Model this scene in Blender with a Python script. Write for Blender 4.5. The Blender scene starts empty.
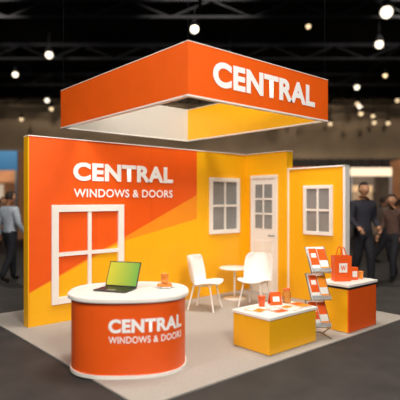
import bpy, bmesh, math, random
from mathutils import Vector, Matrix
random.seed(4)
S=bpy.context.scene
S.view_settings.view_transform='Standard'
S.view_settings.look='None'
COL=S.collection
def srgb(h):
    h=h.lstrip('#'); o=[]
    for i in (0,2,4):
        c=int(h[i:i+2],16)/255
        o.append(c/12.92 if c<=.04045 else ((c+.055)/1.055)**2.4)
    return (*o,1)
MC={}
def mat(name,col,rough=.5,noise=0.0,scale=30,metal=0,emit=0,trans=0,bump=0,spec=.5,coat=0):
    if name in MC: return MC[name]
    m=bpy.data.materials.new(name); m.use_nodes=True
    nt=m.node_tree; b=nt.nodes['Principled BSDF']
    c=srgb(col)
    b.inputs['Base Color'].default_value=c
    b.inputs['Roughness'].default_value=rough
    b.inputs['Metallic'].default_value=metal
    b.inputs['Specular IOR Level'].default_value=spec
    if coat:
        b.inputs['Coat Weight'].default_value=coat; b.inputs['Coat Roughness'].default_value=.25
    if trans: b.inputs['Transmission Weight'].default_value=trans
    if emit:
        b.inputs['Emission Color'].default_value=c
        b.inputs['Emission Strength'].default_value=emit
    tc=nt.nodes.new('ShaderNodeTexCoord')
    nz=nt.nodes.new('ShaderNodeTexNoise'); nz.inputs['Scale'].default_value=scale; nz.inputs['Detail'].default_value=4
    nt.links.new(tc.outputs['Object'],nz.inputs['Vector'])
    if noise:
        r=nt.nodes.new('ShaderNodeValToRGB')
        r.color_ramp.elements[0].position=.3; r.color_ramp.elements[1].position=.7
        r.color_ramp.elements[0].color=tuple(max(0,x*(1-noise)) for x in c[:3])+(1,)
        r.color_ramp.elements[1].color=tuple(min(1,x*(1+noise)) for x in c[:3])+(1,)
        nt.links.new(nz.outputs['Fac'],r.inputs['Fac']); nt.links.new(r.outputs['Color'],b.inputs['Base Color'])
    if bump:
        bp=nt.nodes.new('ShaderNodeBump'); bp.inputs['Strength'].default_value=bump; bp.inputs['Distance'].default_value=.01
        nt.links.new(nz.outputs['Fac'],bp.inputs['Height']); nt.links.new(bp.outputs['Normal'],b.inputs['Normal'])
    MC[name]=m; return m
ORANGE=mat('orange_laminate','#f25c0c',.42,.03,4,coat=.25)
ORANGE_H=mat('orange_header','#f2600c',.5,.03,4)
AMBER=mat('amber_vinyl','#fb961a',.42,.03,4,coat=.2)
YELLOW=mat('yellow_laminate','#fdb80a',.42,.04,1.5,coat=.2)
WHITE=mat('white_laminate','#f5f2ec',.4,.02,6)
WHITEP=mat('white_plastic','#f5f3ef',.35,.02,6)
TEXTW=mat('white_lettering','#ffffff',.5)
GREY=mat('grey_pane','#8d8f8e',.25,.12,2)
CARPET=mat('booth_carpet','#aaa39b',.95,.12,55,bump=.5)
HFLOOR=mat('hall_floor','#322f2d',.75,.25,3,bump=.1)
DARK=mat('dark_ceiling','#0b0c0e',.95,.3,2,spec=.1)
TAN=mat('hall_wall','#8f7b63',.9,.15,.6)
DRAPE=mat('dark_drape','#332e2b',.9,.3,3)
BLACK=mat('black_plastic','#17171a',.4)
METAL=mat('brushed_metal','#a9a9ab',.35,.05,40,metal=.7)
BEAM=mat('steel_beam','#121316',.9,.1,5,spec=.1)

def smooth(me):
    for p in me.polygons: p.use_smooth=True
def add(name,me,m=None,parent=None,loc=(0,0,0),rz=0):
    o=bpy.data.objects.new(name,me); COL.objects.link(o)
    if m is not None and me is not None: me.materials.append(m)
    o.location=loc; o.rotation_euler=(0,0,rz)
    if parent: o.parent=parent
    return o
def empty(name,loc=(0,0,0),rz=0):
    o=bpy.data.objects.new(name,None); COL.objects.link(o); o.empty_display_size=.1
    o.location=loc; o.rotation_euler=(0,0,rz); return o
def boxmesh(x0,x1,y0,y1,z0,z1,bev=0,seg=2):
    me=bpy.data.meshes.new('m'); bm=bmesh.new()
    bmesh.ops.create_cube(bm,size=1)
    for v in bm.verts:
        v.co=Vector(((x0+x1)/2+v.co.x*(x1-x0),(y0+y1)/2+v.co.y*(y1-y0),(z0+z1)/2+v.co.z*(z1-z0)))
    if bev: bmesh.ops.bevel(bm,geom=bm.edges[:],offset=bev,segments=seg,affect='EDGES',profile=.5)
    bm.to_mesh(me); bm.free(); return me
def box(name,b,m,parent=None,bev=0,loc=(0,0,0),rz=0):
    return add(name,boxmesh(*b,bev),m,parent,loc,rz)
def prism(outline,z0,z1,bev=0):
    me=bpy.data.meshes.new('m'); bm=bmesh.new()
    vs=[bm.verts.new((x,y,z0)) for x,y in outline]
    f=bm.faces.new(vs); bm.normal_update()
    r=bmesh.ops.extrude_face_region(bm,geom=[f])
    nv=[e for e in r['geom'] if isinstance(e,bmesh.types.BMVert)]
    for v in nv: v.co.z=z1
    bmesh.ops.recalc_face_normals(bm,faces=bm.faces[:])
    if bev:
        ed=[e for e in bm.edges if abs(e.verts[0].co.z-e.verts[1].co.z)<1e-6]
        bmesh.ops.bevel(bm,geom=ed,offset=bev,segments=2,affect='EDGES')
    bm.to_mesh(me); bm.free(); return me
def lathe(prof,n=32):
    me=bpy.data.meshes.new('m'); vs=[];fs=[]
    for r,z in prof:
        for i in range(n):
            a=2*math.pi*i/n; vs.append((r*math.cos(a),r*math.sin(a),z))
    for j in range(len(prof)-1):
        for i in range(n):
            k=(i+1)%n; fs.append((j*n+i,j*n+k,(j+1)*n+k,(j+1)*n+i))
    fs.append(tuple(reversed(range(n)))); fs.append(tuple((len(prof)-1)*n+i for i in range(n)))
    me.from_pydata(vs,[],fs); smooth(me); return me
def tube(name,pts,r,m,parent=None,cyc=False,loc=(0,0,0)):
    cu=bpy.data.curves.new('c','CURVE'); cu.dimensions='3D'; cu.bevel_depth=r; cu.bevel_resolution=3
    sp=cu.splines.new('POLY'); sp.points.add(len(pts)-1); sp.use_cyclic_u=cyc
    for i,p in enumerate(pts): sp.points[i].co=(*p,1)
    cu.use_fill_caps=True
    o=bpy.data.objects.new('t',cu); COL.objects.link(o)
    dg=bpy.context.evaluated_depsgraph_get(); me=bpy.data.meshes.new_from_object(o.evaluated_get(dg))
    bpy.data.objects.remove(o); me.materials.clear(); smooth(me)
    return add(name,me,m,parent,loc)
def textmesh(s,w,h,off=.02):
    cu=bpy.data.curves.new('t','FONT'); cu.body=s; cu.size=1; cu.offset=off; cu.resolution_u=6; cu.space_character=1.06
    o=bpy.data.objects.new('t',cu); COL.objects.link(o)
    dg=bpy.context.evaluated_depsgraph_get(); me=bpy.data.meshes.new_from_object(o.evaluated_get(dg))
    bpy.data.objects.remove(o)
    xs=[v.co.x for v in me.vertices]; ys=[v.co.y for v in me.vertices]
    x0,x1,y0,y1=min(xs),max(xs),min(ys),max(ys)
    for v in me.vertices:
        v.co=Vector(((v.co.x-x0)/(x1-x0)*w,0,(v.co.y-y0)/(y1-y0)*h))
    me.materials.clear(); return me

# ---------------- camera ----------------
cam=bpy.data.cameras.new('camera'); co=bpy.data.objects.new('camera',cam); COL.objects.link(co)
co.location=(0,0,1.75); YAW=math.radians(-41.0); co.rotation_euler=(math.pi/2,0,YAW)
cam.lens=43.0; cam.sensor_width=36; cam.clip_end=300
cam.dof.use_dof=True; cam.dof.focus_distance=6.2; cam.dof.aperture_fstop=.6
S.camera=co
cs,sn=math.cos(YAW),math.sin(YAW)
def H(x,y): return (cs*x-sn*y, sn*x+cs*y)   # hall axes -> world axes

# ---------------- hall shell ----------------
box('floor',(-45,45,-12,40,-.1,0),HFLOOR,rz=YAW)
box('ceiling',(-32,32,-6,34.3,9,9.2),DARK,rz=YAW)
box('wall_back',(-32,32,34,34.3,0,9),TAN,rz=YAW)
box('wall_left',(-32.3,-32,-6,34.3,0,9),TAN,rz=YAW)
box('wall_right',(32,32.3,-6,34.3,0,9),TAN,rz=YAW)
bm_p=empty('roof_truss',rz=YAW)
for i,y in enumerate((12,17,22,27,32)):
    box('chord_top_%d'%i,(-31.9,31.9,y-.08,y+.08,8.8,8.98),BEAM,bm_p)
    box('chord_bottom_%d'%i,(-31.9,31.9,y-.06,y+.06,8.2,8.3),BEAM,bm_p)
    pts=[]
    for k in range(44): pts.append((-31.5+k*1.45,y,8.25 if k%2 else 8.85))
    tube('web_%d'%i,pts,.035,BEAM,bm_p)
for i,x in enumerate((-18,-9,0,9,18)):
    box('purlin_%d'%i,(x-.07,x+.07,-5,33.9,8.55,8.7),BEAM,bm_p)
me=bpy.data.meshes.new('m'); vs=[];fs=[]
N=600
for i in range(N+1):
    x=-30+60*i/N; y=33+.12*math.sin(x*9)
    vs+= [(x,y,0),(x,y,4.6)]
for i in range(N): fs.append((2*i,2*i+2,2*i+3,2*i+1))
me.from_pydata(vs,[],fs); add('backdrop_drape',me,DRAPE,rz=YAW)

# ceiling lamps
LAMP=mat('lamp_glow','#fff0d8',.5,emit=2.2)
LAMP2=mat('lamp_glow_dim','#ffdfb0',.5,emit=1.3)
spec=[((6.21,15.9),.2),((-.2,17.5),.15),((7.2,19.2),.16),((-6.5,20.6),.15),((-9.2,23.8),.13),((-9.6,30),.13),((10.7,32),.14),((8.7,26.5),.13),((10.2,31),.12),((4.1,29),.12),((12.4,30),.12),((-12,27),.13),((3.0,24),.12),((7.9,31),.13),((1.3,21),.12),((5.6,27),.12),((-3,29),.12)]
spec+=[((6.4,31.5),.12),((8.8,32.3),.12),((9.6,28.5),.12),((11.6,31.8),.12),((4.9,32.2),.11),((-8.4,27),.11),((7.2,29.5),.11),((10.6,29.3),.11),((12.6,32),.12),((-11.4,30.5),.11),((3.9,17.2),.09),((9.3,24),.1)]
bm=bmesh.new(); bmd=bmesh.new(); bm2=bmesh.new()
for k,((x,y),r) in enumerate(spec):
    zl=8.0 if (k<17 or k>=27) else 6.9
    bmesh.ops.create_uvsphere(bm if k<8 else bmd,u_segments=16,v_segments=10,radius=r,matrix=Matrix.Translation((x,y,zl)))
    bmesh.ops.create_cone(bm2,cap_ends=True,segments=16,radius1=r*1.3,radius2=r*.5,depth=.25,matrix=Matrix.Translation((x,y,zl+r+.08)))
    top=8.98; d=top-(zl+r)
    bmesh.ops.create_cone(bm2,cap_ends=True,segments=8,radius1=.015,radius2=.015,depth=d,matrix=Matrix.Translation((x,y,zl+r+d/2)))
lp=empty('ceiling_lamps',rz=YAW)
me=bpy.data.meshes.new('m'); bm.to_mesh(me); smooth(me); add('bulbs',me,LAMP,lp)
me=bpy.data.meshes.new('m'); bmd.to_mesh(me); smooth(me); add('bulbs_warm',me,LAMP2,lp)
me=bpy.data.meshes.new('m'); bm2.to_mesh(me); add('shades',me,BEAM,lp)

# neighbouring booths
GRYP0=mat('far_counter','#8a7d6c',.7)
def far_booth(x0,x1,y,h,fas,fh,wallm,name='trade_show_booth',extra=None):
    p=empty(name,rz=YAW)
    box('back_panel',(x0,x1,y+2,y+2.1,0,h),wallm,p)
    box('side_panel_1',(x0,x0+.08,y,y+2,0,h),wallm,p)
    box('side_panel_2',(x1-.08,x1,y,y+2,0,h),wallm,p)
    box('fascia',(x0,x1,y-.1,y,h-fh,h),fas,p)
    for i,x in enumerate((x0+.05,x1-.05)):
        box('post_%d'%i,(x-.05,x+.05,y-.1,y,0,h-fh),METAL,p)
    box('counter',((x0+x1)/2-.6,(x0+x1)/2+.6,y+.5,y+1.1,0,1),GRYP0,p,.02)
    box('poster',((x0+x1)/2-.8,(x0+x1)/2+.8,y+1.95,y+1.99,1.5,2.5),extra or WHITE,p)
    return p
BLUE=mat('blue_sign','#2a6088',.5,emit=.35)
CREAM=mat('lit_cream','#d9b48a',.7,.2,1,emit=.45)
WARM=mat('lit_warm_panel','#a5714c',.7,.35,1,emit=.25)  # booth wall panels: emission puts the booth lighting into the material
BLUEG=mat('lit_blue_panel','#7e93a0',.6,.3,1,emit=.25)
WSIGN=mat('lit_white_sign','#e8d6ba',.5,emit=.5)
GRYP=mat('lit_grey_panel','#6a5d52',.8,.3,1,emit=.1)  # slight glow so the panel looks lit, not a light source
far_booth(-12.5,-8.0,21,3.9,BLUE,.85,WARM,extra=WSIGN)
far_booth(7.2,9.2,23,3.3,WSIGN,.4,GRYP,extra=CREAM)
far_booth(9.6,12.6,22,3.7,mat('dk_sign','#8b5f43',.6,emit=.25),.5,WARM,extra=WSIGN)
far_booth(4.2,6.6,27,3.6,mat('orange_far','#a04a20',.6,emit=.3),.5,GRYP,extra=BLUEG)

# ---------------- booth carpet ----------------
box('booth_carpet',(2.25,6.98,3.33,7.5,0,.02),CARPET,bev=.004)
Z0=.021
# ---------------- booth walls ----------------
wp=empty('booth_wall_back')
box('orange_panel',(2.50,5.50,6.41,6.56,Z0,2.62),ORANGE,wp,.004)
box('yellow_end',(2.485,2.50,6.41,6.56,Z0,2.62),YELLOW,wp)
box('yellow_panel',(5.503,6.75,6.41,6.56,Z0,2.62),YELLOW,wp,.004)
box('top_cap',(2.485,6.95,6.40,6.57,2.62,2.632),WHITE,wp)
def poly_wall(name,pts,y,m,par):
    me=bpy.data.meshes.new('m'); me.from_pydata([(x,y,z) for x,z in pts],[],[tuple(range(len(pts)))])
    return add(name,me,m,par)
poly_wall('amber_stripe',[(2.502,.49),(5.498,1.84),(5.498,Z0),(2.502,Z0)],6.407,AMBER,wp)
poly_wall('yellow_shape',[(2.502,.48),(3.95,1.10),(5.498,1.42),(5.498,Z0),(2.502,Z0)],6.405,YELLOW,wp)
add('lettering_title',textmesh('CENTRAL',1.82,.27,.045),TEXTW,wp,(3.14,6.40,2.03))
add('lettering_subtitle',textmesh('WINDOWS & DOORS',1.80,.125,.018),TEXTW,wp,(3.15,6.40,1.79))
for n,x in enumerate((3.52,4.52)):
    box('seam_%d'%n,(x,x+.003,6.4085,6.41,Z0,2.62),mat('seam','#d9500c',.6),wp)
wr=empty('booth_wall_right')
box('door_panel',(6.75,6.92,5.41,6.56,Z0,2.62),YELLOW,wr,.004)
box('door_panel_cap',(6.745,6.925,5.405,6.40,2.62,2.632),WHITE,wr)
box('window_panel',(6.79,6.88,4.27,5.40,Z0,2.29),YELLOW,wr,.003)
for n,y in enumerate((4.245,5.385)):
    box('post_%d'%n,(6.77,6.90,y,y+.03 if n else y+.045,Z0,2.31),WHITE,wr,.003)
box('top_rail',(6.77,6.90,4.245,5.405,2.29,2.315),WHITE,wr,.003)

def window(name,w,h,ft,mt,cols,rows,pane,loc,rz):
    p=empty(name,loc,rz); d=.035
    box('frame_left',(0,ft,-d,0,0,h),WHITE,p,.004)
    box('frame_right',(w-ft,w,-d,0,0,h),WHITE,p,.004)
    box('frame_top',(ft,w-ft,-d,0,h-ft,h),WHITE,p,.004)
    box('frame_bottom',(ft,w-ft,-d,0,0,ft),WHITE,p,.004)
    if pane: box('pane',(ft,w-ft,-.012,-.004,ft,h-ft),pane,p)
    for i in range(1,cols):
        x=ft+(w-2*ft)*i/cols; box('mullion_v%d'%i,(x-mt/2,x+mt/2,-d*.8,0,ft,h-ft),WHITE,p)
    for i in range(1,rows):
        z=ft+(h-2*ft)*i/rows; box('mullion_h%d'%i,(ft,w-ft,-d*.75,0,z-mt/2,z+mt/2),WHITE,p)
    return p
window('window_1',1.17,1.40,.10,.055,2,2,None,(2.81,6.405,.28),0)
window('window_2',.77,1.03,.075,.04,2,2,GREY,(5.785,6.409,1.13),0)
window('window_3',.58,.84,.06,.035,2,2,GREY,(6.789,5.06,1.16),math.radians(-90))
dp=empty('door_1',(6.749,6.26,Z0),math.radians(-90))
box('casing_left',(0,.04,-.03,0,0,2.19),WHITE,dp,.003)
box('casing_right',(.61,.65,-.03,0,0,2.19),WHITE,dp,.003)
box('casing_top',(.04,.61,-.03,0,2.13,2.19),WHITE,dp,.003)
box('leaf',(.045,.605,-.02,0,0,2.125),WHITEP,dp,.003)
box('glass',(.12,.53,-.024,-.02,1.2,2.02),GREY,dp)
for i in range(1,3):
    z=1.2+.82*i/3; box('glazing_bar_h%d'%i,(.12,.53,-.034,-.02,z-.016,z+.016),WHITE,dp)
box('glazing_bar_v',(.31,.34,-.034,-.02,1.2,2.02),WHITE,dp)
for i,(a,b) in enumerate(((.12,.31),(.34,.53))):
    box('lower_panel_%d'%i,(a,b,-.03,-.02,.2,.98),WHITE,dp,.006)
tube('handle',[(.57,-.02,1.08),(.57,-.07,1.08),(.48,-.07,1.08)],.014,METAL,dp)

# ---------------- header ----------------
hp=empty('hanging_header_sign')
X0,X1,Y0,Y1,HB,HT=3.19,5.72,3.86,6.92,2.86,3.42; T=.05
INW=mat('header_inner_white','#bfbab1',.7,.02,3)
box('face_front',(X0,X1,Y0,Y0+T,HB,HT),ORANGE_H,hp)
box('face_left',(X0,X0+T,Y0+T,Y1-T,HB,HT),ORANGE_H,hp)
box('face_back',(X0,X1,Y1-T,Y1,HB,HT),ORANGE_H,hp)
box('face_right',(X1-T,X1,Y0+T,Y1-T,HB,HT),ORANGE_H,hp)
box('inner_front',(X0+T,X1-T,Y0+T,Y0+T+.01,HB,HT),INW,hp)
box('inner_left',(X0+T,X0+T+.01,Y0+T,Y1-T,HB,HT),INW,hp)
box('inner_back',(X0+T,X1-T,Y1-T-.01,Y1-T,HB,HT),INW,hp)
box('inner_right',(X1-T-.01,X1-T,Y0+T,Y1-T,HB,HT),YELLOW,hp)
e=.003
for n,(z,zh) in enumerate(((HB-.018,.018),(HT,.008))):
    box('rim_front_%d'%n,(X0-e,X1+e,Y0-e,Y0+T+.012,z,z+zh),WHITE,hp)
    box('rim_back_%d'%n,(X0-e,X1+e,Y1-T-.012,Y1+e,z,z+zh),WHITE,hp)
    box('rim_left_%d'%n,(X0-e,X0+T+.012,Y0+T,Y1-T,z,z+zh),WHITE,hp)
    box('rim_right_%d'%n,(X1-T-.012,X1+e,Y0+T,Y1-T,z,z+zh),WHITE,hp)
add('lettering',textmesh('CENTRAL',1.87,.285,.045),TEXTW,hp,(3.54,Y0-.006,3.0))
for i,(x,y) in enumerate(((X0+.03,Y0+.03),(X1-.03,Y0+.03),(X0+.03,Y1-.03),(X1-.03,Y1-.03))):
    tube('suspension_wire_%d'%i,[(x,y,HT),(x,y,9.0)],.002,BEAM,hp)

# ---------------- reception counter ----------------
CROT=math.radians(-37)
def superell(cx,cy,a,b,n,N=160):
    o=[]; c0,s0=math.cos(CROT),math.sin(CROT)
    for i in range(N):
        t=2*math.pi*i/N; c,s=math.cos(t),math.sin(t)
        x=a*abs(c)**(2/n)*(1 if c>=0 else -1); y=b*abs(s)**(2/n)*(1 if s>=0 else -1)
        o.append((cx+x*c0-y*s0, cy+x*s0+y*c0))
    return o
cp=empty('reception_counter')
CX,CY,CA,CB,CN=2.765,4.325,.605,.48,2.5
CH=.80
def shape_mesh(d,z0,z1,bev=0): return prism(superell(CX,CY,CA+d,CB+d,CN),z0,z1,bev)
add('plinth',shape_mesh(-.0,Z0,.055),WHITE,cp)
o=add('body',shape_mesh(-.012,.055,CH-.045),ORANGE,cp); smooth(o.data)
m=o.modifiers.new('e','EDGE_SPLIT'); m.split_angle=math.radians(40)
add('worktop',shape_mesh(.022,CH-.045,CH,.008),WHITE,cp)
ol=superell(CX,CY,CA-.008,CB-.008,CN,720)
L=[0]
for i in range(720):
    a,b=ol[i],ol[(i+1)%720]; L.append(L[-1]+math.hypot(b[0]-a[0],b[1]-a[1]))
def at(s):
    s%=L[-1]
    lo=0;hi=720
    while hi-lo>1:
        m=(lo+hi)//2
        if L[m]<=s: lo=m
        else: hi=m
    f=(s-L[lo])/(L[lo+1]-L[lo]); a,b=ol[lo],ol[(lo+1)%720]
    return a[0]+(b[0]-a[0])*f,a[1]+(b[1]-a[1])*f
s_mid=L[540]+.225
for nm,tx,w,h,z,off in (('lettering_title','CENTRAL',.78,.135,.465,.045),('lettering_subtitle','WINDOWS & DOORS',.78,.068,.365,.016)):
    me=textmesh(tx,w,h,off)
    for v in me.vertices:
        x,y=at(s_mid-w/2+v.co.x); v.co=Vector((x,y,z+v.co.z))
    add(nm,me,TEXTW,cp)

# laptop
lpz=CH+.001
lt=empty('laptop',(2.735,4.45,lpz),math.radians(-60))
box('base',(-.19,.19,-.25,0,0,.016),mat('laptop_dark','#3a3c3e',.4,metal=.4),lt,.005)
box('keyboard',(-.165,.165,-.15,-.03,.016,.018),BLACK,lt)
box('trackpad',(-.05,.05,-.235,-.165,.016,.0175),METAL,lt)
lid=empty('lid_pivot',(0,0,.016)); lid.parent=lt; lid.rotation_euler=(math.radians(-24),0,0)
box('lid',(-.19,.19,0,.01,0,.28),BLACK,lid,.004)
LS=bpy.data.materials.new('laptop_screen'); LS.use_nodes=True; nt=LS.node_tree; b=nt.nodes['Principled BSDF']
tc=nt.nodes.new('ShaderNodeTexCoord'); sp=nt.nodes.new('ShaderNodeSeparateXYZ'); rp=nt.nodes.new('ShaderNodeValToRGB')
nt.links.new(tc.outputs['Generated'],sp.inputs[0]); nt.links.new(sp.outputs['X'],rp.inputs['Fac'])
rp.color_ramp.elements[0].color=srgb('#c2b81c'); rp.color_ramp.elements[1].color=srgb('#5f9a2c')
nt.links.new(rp.outputs['Color'],b.inputs['Base Color']); nt.links.new(rp.outputs['Color'],b.inputs['Emission Color']); b.inputs['Emission Strength'].default_value=.15
box('screen',(-.178,.178,-.002,0,.012,.268),LS,lid)

AMG=mat('amber_glass','#f0a850',.1,trans=.4)
SNK=mat('pastry','#e08a34',.7,.3,40)
sb=empty('snack_plate',(3.12,4.17,lpz))
add('plate',lathe([(.05,0),(.085,.004),(.11,.018),(.108,.021),(.08,.008),(.001,.006)]),WHITEP,sb)
for i,(a,r) in enumerate(((0,.055),(1.3,.055),(2.6,.055),(3.9,.055),(5.1,.055))):
    me=lathe([(.004,0),(.028,.004),(.033,.018),(.024,.032),(.004,.036)],16); add('pastry_%d'%i,me,SNK,sb,(r*math.cos(a),r*math.sin(a),.008))
me=lathe([(.004,0),(.028,.004),(.033,.018),(.024,.032),(.004,.036)],16); add('pastry_top',me,SNK,sb,(0,0,.042))
gc=empty('paper_cup',(3.23,4.32,lpz))
r=.045
add('cup',lathe([(r*.75,0),(r*.77,.003),(r,.12),(r*1.06,.12),(r*1.06,.124),(r*.96,.124),(r*.7,.008),(.001,.008)],24),AMBER,gc)

# ---------------- chairs ----------------
def chair(loc,rz):
    p=empty('lounge_chair',loc,rz)
    prof=[(-.245,.405,.20),(-.225,.425,.22),(-.15,.425,.24),(-.05,.415,.25),(.06,.405,.255),(.14,.405,.255),(.195,.43,.25),(.225,.49,.25),(.245,.58,.25),(.262,.68,.25),(.278,.76,.24),(.288,.82,.215),(.292,.845,.18)]
    NU=14; vs=[];fs=[]
    for j,(y,z,w) in enumerate(prof):
        k=min(1,max(0,(j-3)/4))
        for i in range(NU+1):
            u=-1+2*i/NU; q=abs(u)**2.2
            vs.append((u*w, y-k*q*.15, z+(1-k)*q*.035))
    for j in range(len(prof)-1):
        for i in range(NU):
            a=j*(NU+1)+i; fs.append((a,a+1,a+NU+2,a+NU+1))
    me=bpy.data.meshes.new('m'); me.from_pydata(vs,[],fs); smooth(me)
    o=add('shell',me,WHITEP,p)
    m=o.modifiers.new('s','SOLIDIFY'); m.thickness=.026; m.offset=0
    m=o.modifiers.new('b','SUBSURF'); m.levels=1; m.render_levels=2
    for i,(x,y) in enumerate(((-.2,-.21),(.2,-.21),(-.2,.22),(.2,.22))):
        tube('leg_%d'%(i+1),[(x*.72,y*.6,.405),(x,y,.004)],.013,WHITEP,p)
    tube('under_frame',[(-.145,-.127,.395),(.145,-.127,.395),(.145,.132,.39),(-.145,.132,.39)],.01,WHITEP,p,cyc=True)
    return p
chair((5.03,5.66,Z0),math.radians(28))
chair((5.78,5.28,Z0),math.radians(-72))
tp=empty('round_table',(5.98,5.95,Z0))
add('top',lathe([(.001,.52),(.255,.52),(.27,.528),(.27,.540),(.263,.546),(.001,.546)],48),WHITEP,tp)
add('stem',lathe([(.02,.012),(.018,.06),(.018,.51),(.06,.52)],20),WHITEP,tp)
add('foot',lathe([(.001,0),(.20,0),(.20,.006),(.05,.018),(.02,.03),(.001,.03)],40),WHITEP,tp)

# ---------------- display tables ----------------
def dtable(x0,x1,y0,y1,h,mfront,mleft,name,band=False):
    p=empty(name)
    i=.015; t=.02
    box('base_plinth',(x0+i+.01,x1-i-.01,y0+i+.01,y1-i-.01,Z0,.05),WHITE,p)
    box('front_panel',(x0+i,x1-i,y0+i,y0+i+t,.03,h-.035),mfront,p,.002)
    box('left_panel',(x0+i,x0+i+t,y0+i+t,y1-i,.03,h-.035),mleft,p,.002)
    box('right_panel',(x1-i-t,x1-i,y0+i+t,y1-i,.03,h-.035),mleft,p,.002)
    box('rear_panel',(x0+i+t,x1-i-t,y1-i-t,y1-i,.03,h-.035),mfront,p,.002)
    if band: box('dark_band',(x0+i-.003,x1-i+.003,y0+i-.003,y1-i+.003,h-.065,h-.035),BLACK,p)
    box('top',(x0,x1,y0,y1,h-.035,h),WHITE,p,.005)
    return p
dtable(4.02,4.91,3.46,4.05,.45,YELLOW,YELLOW,'display_table')
dtable(5.48,6.20,3.38,3.88,.65,ORANGE,YELLOW,'display_table',True)
tz=.451
def brochure(x,y,r,c1,c2,n=5,z=tz):
    p=empty('brochure_stack',(x,y,z),r)
    for i in range(n): box('sheet_%d'%i,(-.08+random.uniform(-.004,.004),.08,-.11,.11,i*.003,i*.003+.0025),WHITE,p)
    box('cover',(-.08,.08,-.11,.11,n*.003,n*.003+.0015),c1,p)
    box('cover_print',(-.068,.068,.0,.095,n*.003+.0015,n*.003+.002),c2,p)
brochure(4.16,3.80,.2,AMBER,WHITE); brochure(4.34,3.62,-.15,ORANGE,WHITE); brochure(4.55,3.60,.1,WHITE,AMBER); brochure(4.75,3.60,-.1,AMBER,ORANGE,8)
def tumbler(x,y,z,m,h=.1,r=.036):
    p=empty('paper_cup',(x,y,z))
    add('cup',lathe([(r*.75,0),(r*.77,.003),(r,h),(r*1.06,h),(r*1.06,h+.004),(r*.96,h+.004),(r*.7,.008),(.001,.008)],24),m,p)
tumbler(4.41,3.92,tz,ORANGE,.12,.046)
jar=empty('juice_jar',(4.79,3.84,tz))
add('glass',lathe([(.045,0),(.055,.01),(.055,.12),(.04,.145),(.042,.16),(.038,.16),(.036,.143),(.051,.118),(.051,.012),(.001,.008)],28),AMG,jar)
add('juice',lathe([(.001,.012),(.049,.013),(.049,.1),(.001,.1)],28),mat('juice','#e88a20'),jar)
add('lid',lathe([(.001,.16),(.044,.16),(.044,.18),(.001,.182)],28),ORANGE,jar)
tcd=empty('tent_card',(4.60,3.87,tz+.004),math.radians(-25))
for i,s in enumerate((-1,1)):
    me=bpy.data.meshes.new('m'); me.from_pydata([(-.075,s*.05,0),(.075,s*.05,0),(.075,0,.15),(-.075,0,.15)],[],[(0,1,2,3)])
    o=add('card_%d'%i,me,ORANGE,tcd); m=o.modifiers.new('s','SOLIDIFY'); m.thickness=.003
me=bpy.data.meshes.new('m'); me.from_pydata([(-.045,-.041,.04),(.045,-.041,.04),(.045,-.022,.10),(-.045,-.022,.10)],[],[(0,1,2,3)]); add('print',me,WHITE,tcd)

tz2=.651
def bag(x,y,r,w,d,h,m,pm,name='shopping_bag'):
    p=empty(name,(x,y,tz2+.002),r)
    w/=2;d/=2
    vs=[(-w,-d,0),(w,-d,0),(w,d,0),(-w,d,0),(-w*1.05,-d*1.1,h),(w*1.05,-d*1.1,h),(w*1.05,d*1.1,h),(-w*1.05,d*1.1,h),(-w*.9,0,h*.5),(w*.9,0,h*.5)]
    me=bpy.data.meshes.new('m'); me.from_pydata(vs,[],[(3,2,1,0),(0,1,5,4),(2,3,7,6),(1,2,9),(1,9,5),(2,6,9),(5,9,6),(3,0,8),(0,4,8),(3,8,7),(4,7,8)])
    o=add('body',me,m,p); mm=o.modifiers.new('s','SOLIDIFY'); mm.thickness=.003
    for i,s in enumerate((-1,1)):
        pts=[(-w*.45+ w*.9*k/12, s*d*1.1,h-.03+.15*math.sin(math.pi*k/12)) for k in range(13)]
        tube('handle_%d'%i,pts,.007,m,p)
    me=bpy.data.meshes.new('m')
    lw=w*.5; me.from_pydata([(-lw,-d*1.06-.006,h*.35),(lw,-d*1.06-.006,h*.35),(lw,-d*1.09-.006,h*.72),(-lw,-d*1.09-.006,h*.72)],[],[(0,1,2,3)])
    add('logo',me,pm,p)
    me=textmesh('W',lw*1.2,h*.2); add('logo_letter',me,ORANGE,p,(-lw*.6,-d*1.09-.010,h*.43))
bag(5.72,3.65,math.radians(-35),.23,.12,.34,ORANGE,WHITE)
box_=empty('gift_box',(5.94,3.60,tz2),math.radians(-30))
box('carton',(-.055,.055,-.04,.04,0,.17),ORANGE,box_,.003); box('label',(-.035,.035,-.043,-.04,.04,.12),WHITE,box_)
tumbler(6.07,3.56,tz2,AMBER,.1)

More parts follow.
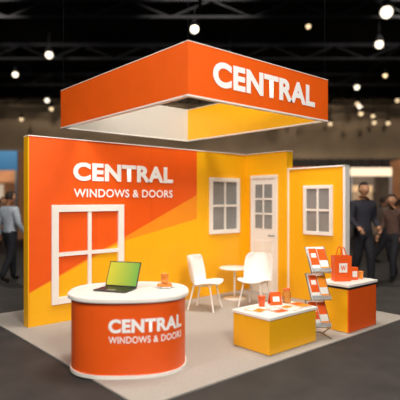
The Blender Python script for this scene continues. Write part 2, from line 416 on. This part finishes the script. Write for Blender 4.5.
# ---------------- brochure rack ----------------
rk=empty('brochure_rack',(5.09,3.60,Z0+.002),math.radians(-30))
RW=.125
shelf_z=[.20,.54,.88]
pts_side=[(.09,.012)]
for z in shelf_z:
    pts_side+= [(-.13,z-.06),(.07,z+.25)]
for s in (-1,1):
    tube('side_rail_%d'%s,[(s*RW,y,z) for y,z in pts_side],.009,METAL,rk)
    tube('foot_%d'%s,[(s*RW,-.15,.009),(s*RW,.15,.009)],.009,METAL,rk)
tube('cross_bar',[(-RW,.15,.01),(RW,.15,.01)],.008,METAL,rk)
for k,z in enumerate(shelf_z):
    p=empty('shelf_%d'%k,(0,-.13,z-.06)); p.parent=rk
    ang=math.atan2(.20,.31); p.rotation_euler=(-ang,0,0)
    box('tray_back',(-RW,RW,0,.006,0,.365),WHITEP,p,.002)
    box('tray_lip',(-RW,RW,-.04,0,0,.006),WHITEP,p)
    box('tray_front',(-RW,RW,-.043,-.039,0,.05),mat('clear_acrylic','#dfe4e6',.1,trans=.7),p)
    box('brochures',(-.110,-.004,-.028,-.001,.008,.33),WHITE,p,.002)
    box('brochures_2',(.004,.110,-.032,-.001,.008,.32),WHITE,p,.002)
    box('cover',(-.109,-.005,-.030,-.028,.10,.328),ORANGE,p)
    box('cover_print',(-.09,-.024,-.0315,-.030,.20,.26),WHITE,p)
    box('cover_2',(.005,.109,-.034,-.032,.16,.318),ORANGE if k!=1 else AMBER,p)
    box('cover_2_foot',(.005,.109,-.034,-.032,.01,.07),AMBER,p)

# ---------------- people ----------------
def skinmesh(verts,edges,radii,root=0,levels=2):
    me=bpy.data.meshes.new('sk'); me.from_pydata(verts,edges,[])
    o=bpy.data.objects.new('sk',me); COL.objects.link(o)
    m=o.modifiers.new('s','SKIN'); m.use_smooth_shade=True
    for i,r in enumerate(radii):
        sv=me.skin_vertices[0].data[i]; sv.radius=r if isinstance(r,tuple) else (r,r); sv.use_root=(i==root)
    s=o.modifiers.new('b','SUBSURF'); s.levels=levels; s.render_levels=levels
    dg=bpy.context.evaluated_depsgraph_get(); out=bpy.data.meshes.new_from_object(o.evaluated_get(dg))
    bpy.data.objects.remove(o); out.materials.clear(); smooth(out); return out
def person(name,loc,Ht,rz,top,pant,hair,skin='#c08c6a',walk=0.0,bend=0.0,longhair=False):
    p=empty(name,(loc[0],loc[1],0.003),rz); p.scale=(Ht,)*3
    SK=mat('skin_'+skin,skin,.6); TP=mat('top_'+top,top,.85,.15,30); PT=mat('pants_'+pant,pant,.85,.15,30); HR=mat('hair_'+hair,hair,.8); SH=mat('shoes','#181412',.5)
    V=[];E=[];R=[];Lb=[]
    def v(c,r,par=None,lab=0):
        V.append(c);R.append(r);
        if par is not None: E.append((par,len(V)-1)); Lb.append(lab)
        return len(V)-1
    pel=v((0,0,.525),(.082,.060))
    bel=v((0,0,.60),(.080,.058),pel,1); che=v((0,.004,.70),(.098,.068),bel,1); up=v((0,.006,.775),(.088,.058),che,1)
    nk=v((0,.004,.825),(.038,.038),up,1); nt_=v((0,-.006,.868),(.031,.032),nk,0)
    hands=[]
    for s in (-1,1):
        w=walk*s
        sh=v((s*.106,.006,.785),(.044,.044),up,1)
        el=v((s*.138,.02+w*.05,.635),(.033,.033),sh,1)
        wr=v((s*.134,-.035+w*.14-bend*.09,.505+abs(w)*.02+bend*.09),(.022,.022),el,1)
        pm=v((s*.134,-.048+w*.16-bend*.12,.468+abs(w)*.02+bend*.1),(.010,.019),wr,0)
        hands.append((s,V[wr],V[pm]))
        hip=v((s*.045,0,.485),(.057,.060),pel,2)
        kn=v((s*.05,-.012-w*.11-abs(w)*.02,.275),(.044,.046),hip,2)
        an=v((s*.052,.012-w*.20+(0.05*walk if s*walk<0 else 0),.055+(.03 if w<0 else 0)),(.033,.035),kn,2)
        hl=v((s*.053,V[an][1]+.005,.026+(.02 if w<0 else 0)),(.020,.022),an,3)
        to=v((s*.062,V[an][1]-.085,.017),(.021,.014),hl,3)
    me=skinmesh(V,E,R)
    for m in (SK,TP,PT,SH): me.materials.append(m)
    segs=[(Vector(V[a]),Vector(V[b]),l) for (a,b),l in zip(E,Lb)]
    for f in me.polygons:
        c=f.center; best=9;bl=0
        for a,b,l in segs:
            ab=b-a; t=max(0,min(1,(c-a).dot(ab)/ab.length_squared)); d=(c-(a+ab*t)).length
            if d<best: best=d; bl=l
        if bl==1 and c.z<.535 and abs(c.x)<.1: bl=2
        f.material_index=bl
    add('body',me,None,p)
    for s,wv,pv in hands:
        P=Vector(pv); D=(P-Vector(wv)).normalized()
        A=Vector((0,1,0)); A=(A-D*A.dot(D)).normalized()
        for k,(o,l) in enumerate(((-.016,.040),(-.0055,.045),(.0055,.042),(.016,.033))):
            b=P-D*.004+A*o
            pts=[b,b+D*l*.45,b+D*l*.75+Vector((-s*.006,0,0)),b+D*l+Vector((-s*.014,0,0))]
            fm=skinmesh([tuple(x) for x in pts],[(0,1),(1,2),(2,3)],[.0055,.005,.0047,.004],0,1); add('finger_%d'%k,fm,SK,p)
        b=Vector(wv)*.45+P*.55-A*.012
        pts=[tuple(b),tuple(b+D*.012-A*.012+Vector((-s*.004,0,0))),tuple(b+D*.030-A*.016+Vector((-s*.008,0,0)))]
        add('thumb',skinmesh(pts,[(0,1),(1,2)],[.006,.0058,.0045],0,1),SK,p)
    hd=empty('head',(0,-.012,.928)); hd.parent=p
    bm=bmesh.new(); bmesh.ops.create_uvsphere(bm,u_segments=28,v_segments=20,radius=1)
    for q in bm.verts:
        x,y,z=q.co
        jaw=1-.28*max(0,-z)**1.3
        nx=x*.047*jaw; ny=y*.058*(jaw if y<0 else 1-.25*max(0,-z)); nz=z*.068
        if y<0:
            g=math.exp(-((x/.16)**2))*math.exp(-(((z+.12)/.2)**2)); ny-=.014*g
            ny+=.004*math.exp(-(((abs(x)-.38)/.18)**2))*math.exp(-(((z-.06)/.14)**2))
            ny-=.004*math.exp(-((x/.3)**2))*math.exp(-(((z+.8)/.2)**2))
        q.co=Vector((nx,ny,nz))
    me=bpy.data.meshes.new('m'); bm.to_mesh(me); bm.free(); smooth(me); add('face',me,SK,hd)
    for s in (-1,1):
        me=lathe([(.0005,-.006),(.004,-.004),(.006,0),(.004,.004),(.0005,.006)],12); add('eye_%d'%s,me,WHITE,hd,(s*.018,-.047,.004))
        me=lathe([(.0005,-.003),(.003,0),(.0005,.003)],10); add('iris_%d'%s,me,BLACK,hd,(s*.018,-.0525,.004))
        me=lathe([(.0005,-.018),(.006,-.012),(.009,0),(.010,.008),(.0005,.017)],12); add('ear_%d'%s,me,SK,hd,(s*.047,.004,-.004))
    box('mouth',(-.013,.013,-.0525,-.047,-.038,-.034),mat('lips','#8d4a40',.6),hd,.0015)
    bm=bmesh.new(); bmesh.ops.create_uvsphere(bm,u_segments=28,v_segments=20,radius=1)
    dl=[q for q in bm.verts if (q.co.y<-.05 and q.co.z<.52) or (q.co.z<(-.95 if longhair else -.35))]
    for q in bm.verts:
        x,y,z=q.co; k=1.0
        if longhair and z<0: k=1.1; z*=1.5
        q.co=Vector((x*.0515*k,y*.0635+.001,z*.0735))
    bmesh.ops.delete(bm,geom=dl,context='VERTS')
    me=bpy.data.meshes.new('m'); bm.to_mesh(me); bm.free(); smooth(me); o=add('hair',me,HR,hd)
    m=o.modifiers.new('s','SOLIDIFY'); m.thickness=.006; m.offset=-1
    return p
R=math.radians
person('man',H(-4.1,10.3),1.95,YAW+R(150),'#b4bfcb','#1d1e26','#2a1c14',walk=.5)
person('man',H(3.35,9.8),2.12,YAW+R(15),'#2c2b36','#1d1d24','#1c1410',walk=.3,bend=.6)
person('woman',H(4.2,10.4),1.88,YAW+R(-60),'#5b4238','#1f1f26','#2a1a12',walk=.4,longhair=True)
person('man',H(5.2,13.5),1.85,YAW+R(100),'#6a5f54','#1d1d24','#2a1a12',walk=.7)
person('man',H(-6.4,15.5),1.85,YAW+R(60),'#3a3f4d','#22222a','#2a1a12',walk=.6)
person('woman',H(6.9,16.5),1.8,YAW+R(200),'#8a4a35','#1d1d24','#3a2414',longhair=True,walk=.3)
person('man',H(5.9,17.5),1.85,YAW+R(0),'#8b8478','#23232b','#2a1a12')
person('man',H(7.6,20),1.85,YAW+R(60),'#4a5a6a','#23232b','#2a1a12',walk=.4)
person('woman',H(-7.8,18.5),1.8,YAW+R(-40),'#a08a78','#23232b','#2a1a12',longhair=True)

# ---------------- lights ----------------
def area(name,hx,hy,z,sx,sy,e,target,col=(1,.93,.84)):
    l=bpy.data.lights.new(name,'AREA'); l.shape='RECTANGLE'; l.size=sx; l.size_y=sy; l.energy=e; l.color=col
    o=bpy.data.objects.new(name,l); COL.objects.link(o); x,y=H(hx,hy); o.location=(x,y,z)
    d=Vector(target)-o.location; o.rotation_euler=d.to_track_quat('-Z','Y').to_euler(); return o
area('flood_key',1.8,-.2,5.2,1.6,1.6,420,(4.8,5.4,1.2))
area('flood_fill',-4,1.5,5.5,1.8,1.8,200,(4.4,5.6,1.2))
area('flood_top',.8,6.0,8.4,2.6,2.6,600,(4.9,5.2,0))
def spot(name,hx,hy,z,e,tx,ty,tz_,ang=70,col=(1,.88,.74)):
    l=bpy.data.lights.new(name,'SPOT'); l.energy=e; l.shadow_soft_size=.2; l.color=col; l.spot_size=math.radians(ang); l.spot_blend=.8
    o=bpy.data.objects.new(name,l); COL.objects.link(o); x,y=H(hx,hy); o.location=(x,y,z)
    X,Y=H(tx,ty); o.rotation_euler=(Vector((X,Y,tz_))-o.location).to_track_quat('-Z','Y').to_euler()
for x in (-8,0,8):
    spot('hall_wall_fill',x,13.5,8.7,7000,x*1.2,34,5)  # added lights above the frame, brightening the back wall
for x in (-5.5,6.5):
    spot('aisle_fill',x,13.0,8.7,900,x*.85,12,0,80)  # added lights out of view, lifting the middle of the hall
w=bpy.data.worlds.new('hall_ambient'); S.world=w; w.use_nodes=True
w.node_tree.nodes['Background'].inputs['Color'].default_value=(.95,.95,1,1)
w.node_tree.nodes['Background'].inputs['Strength'].default_value=.2
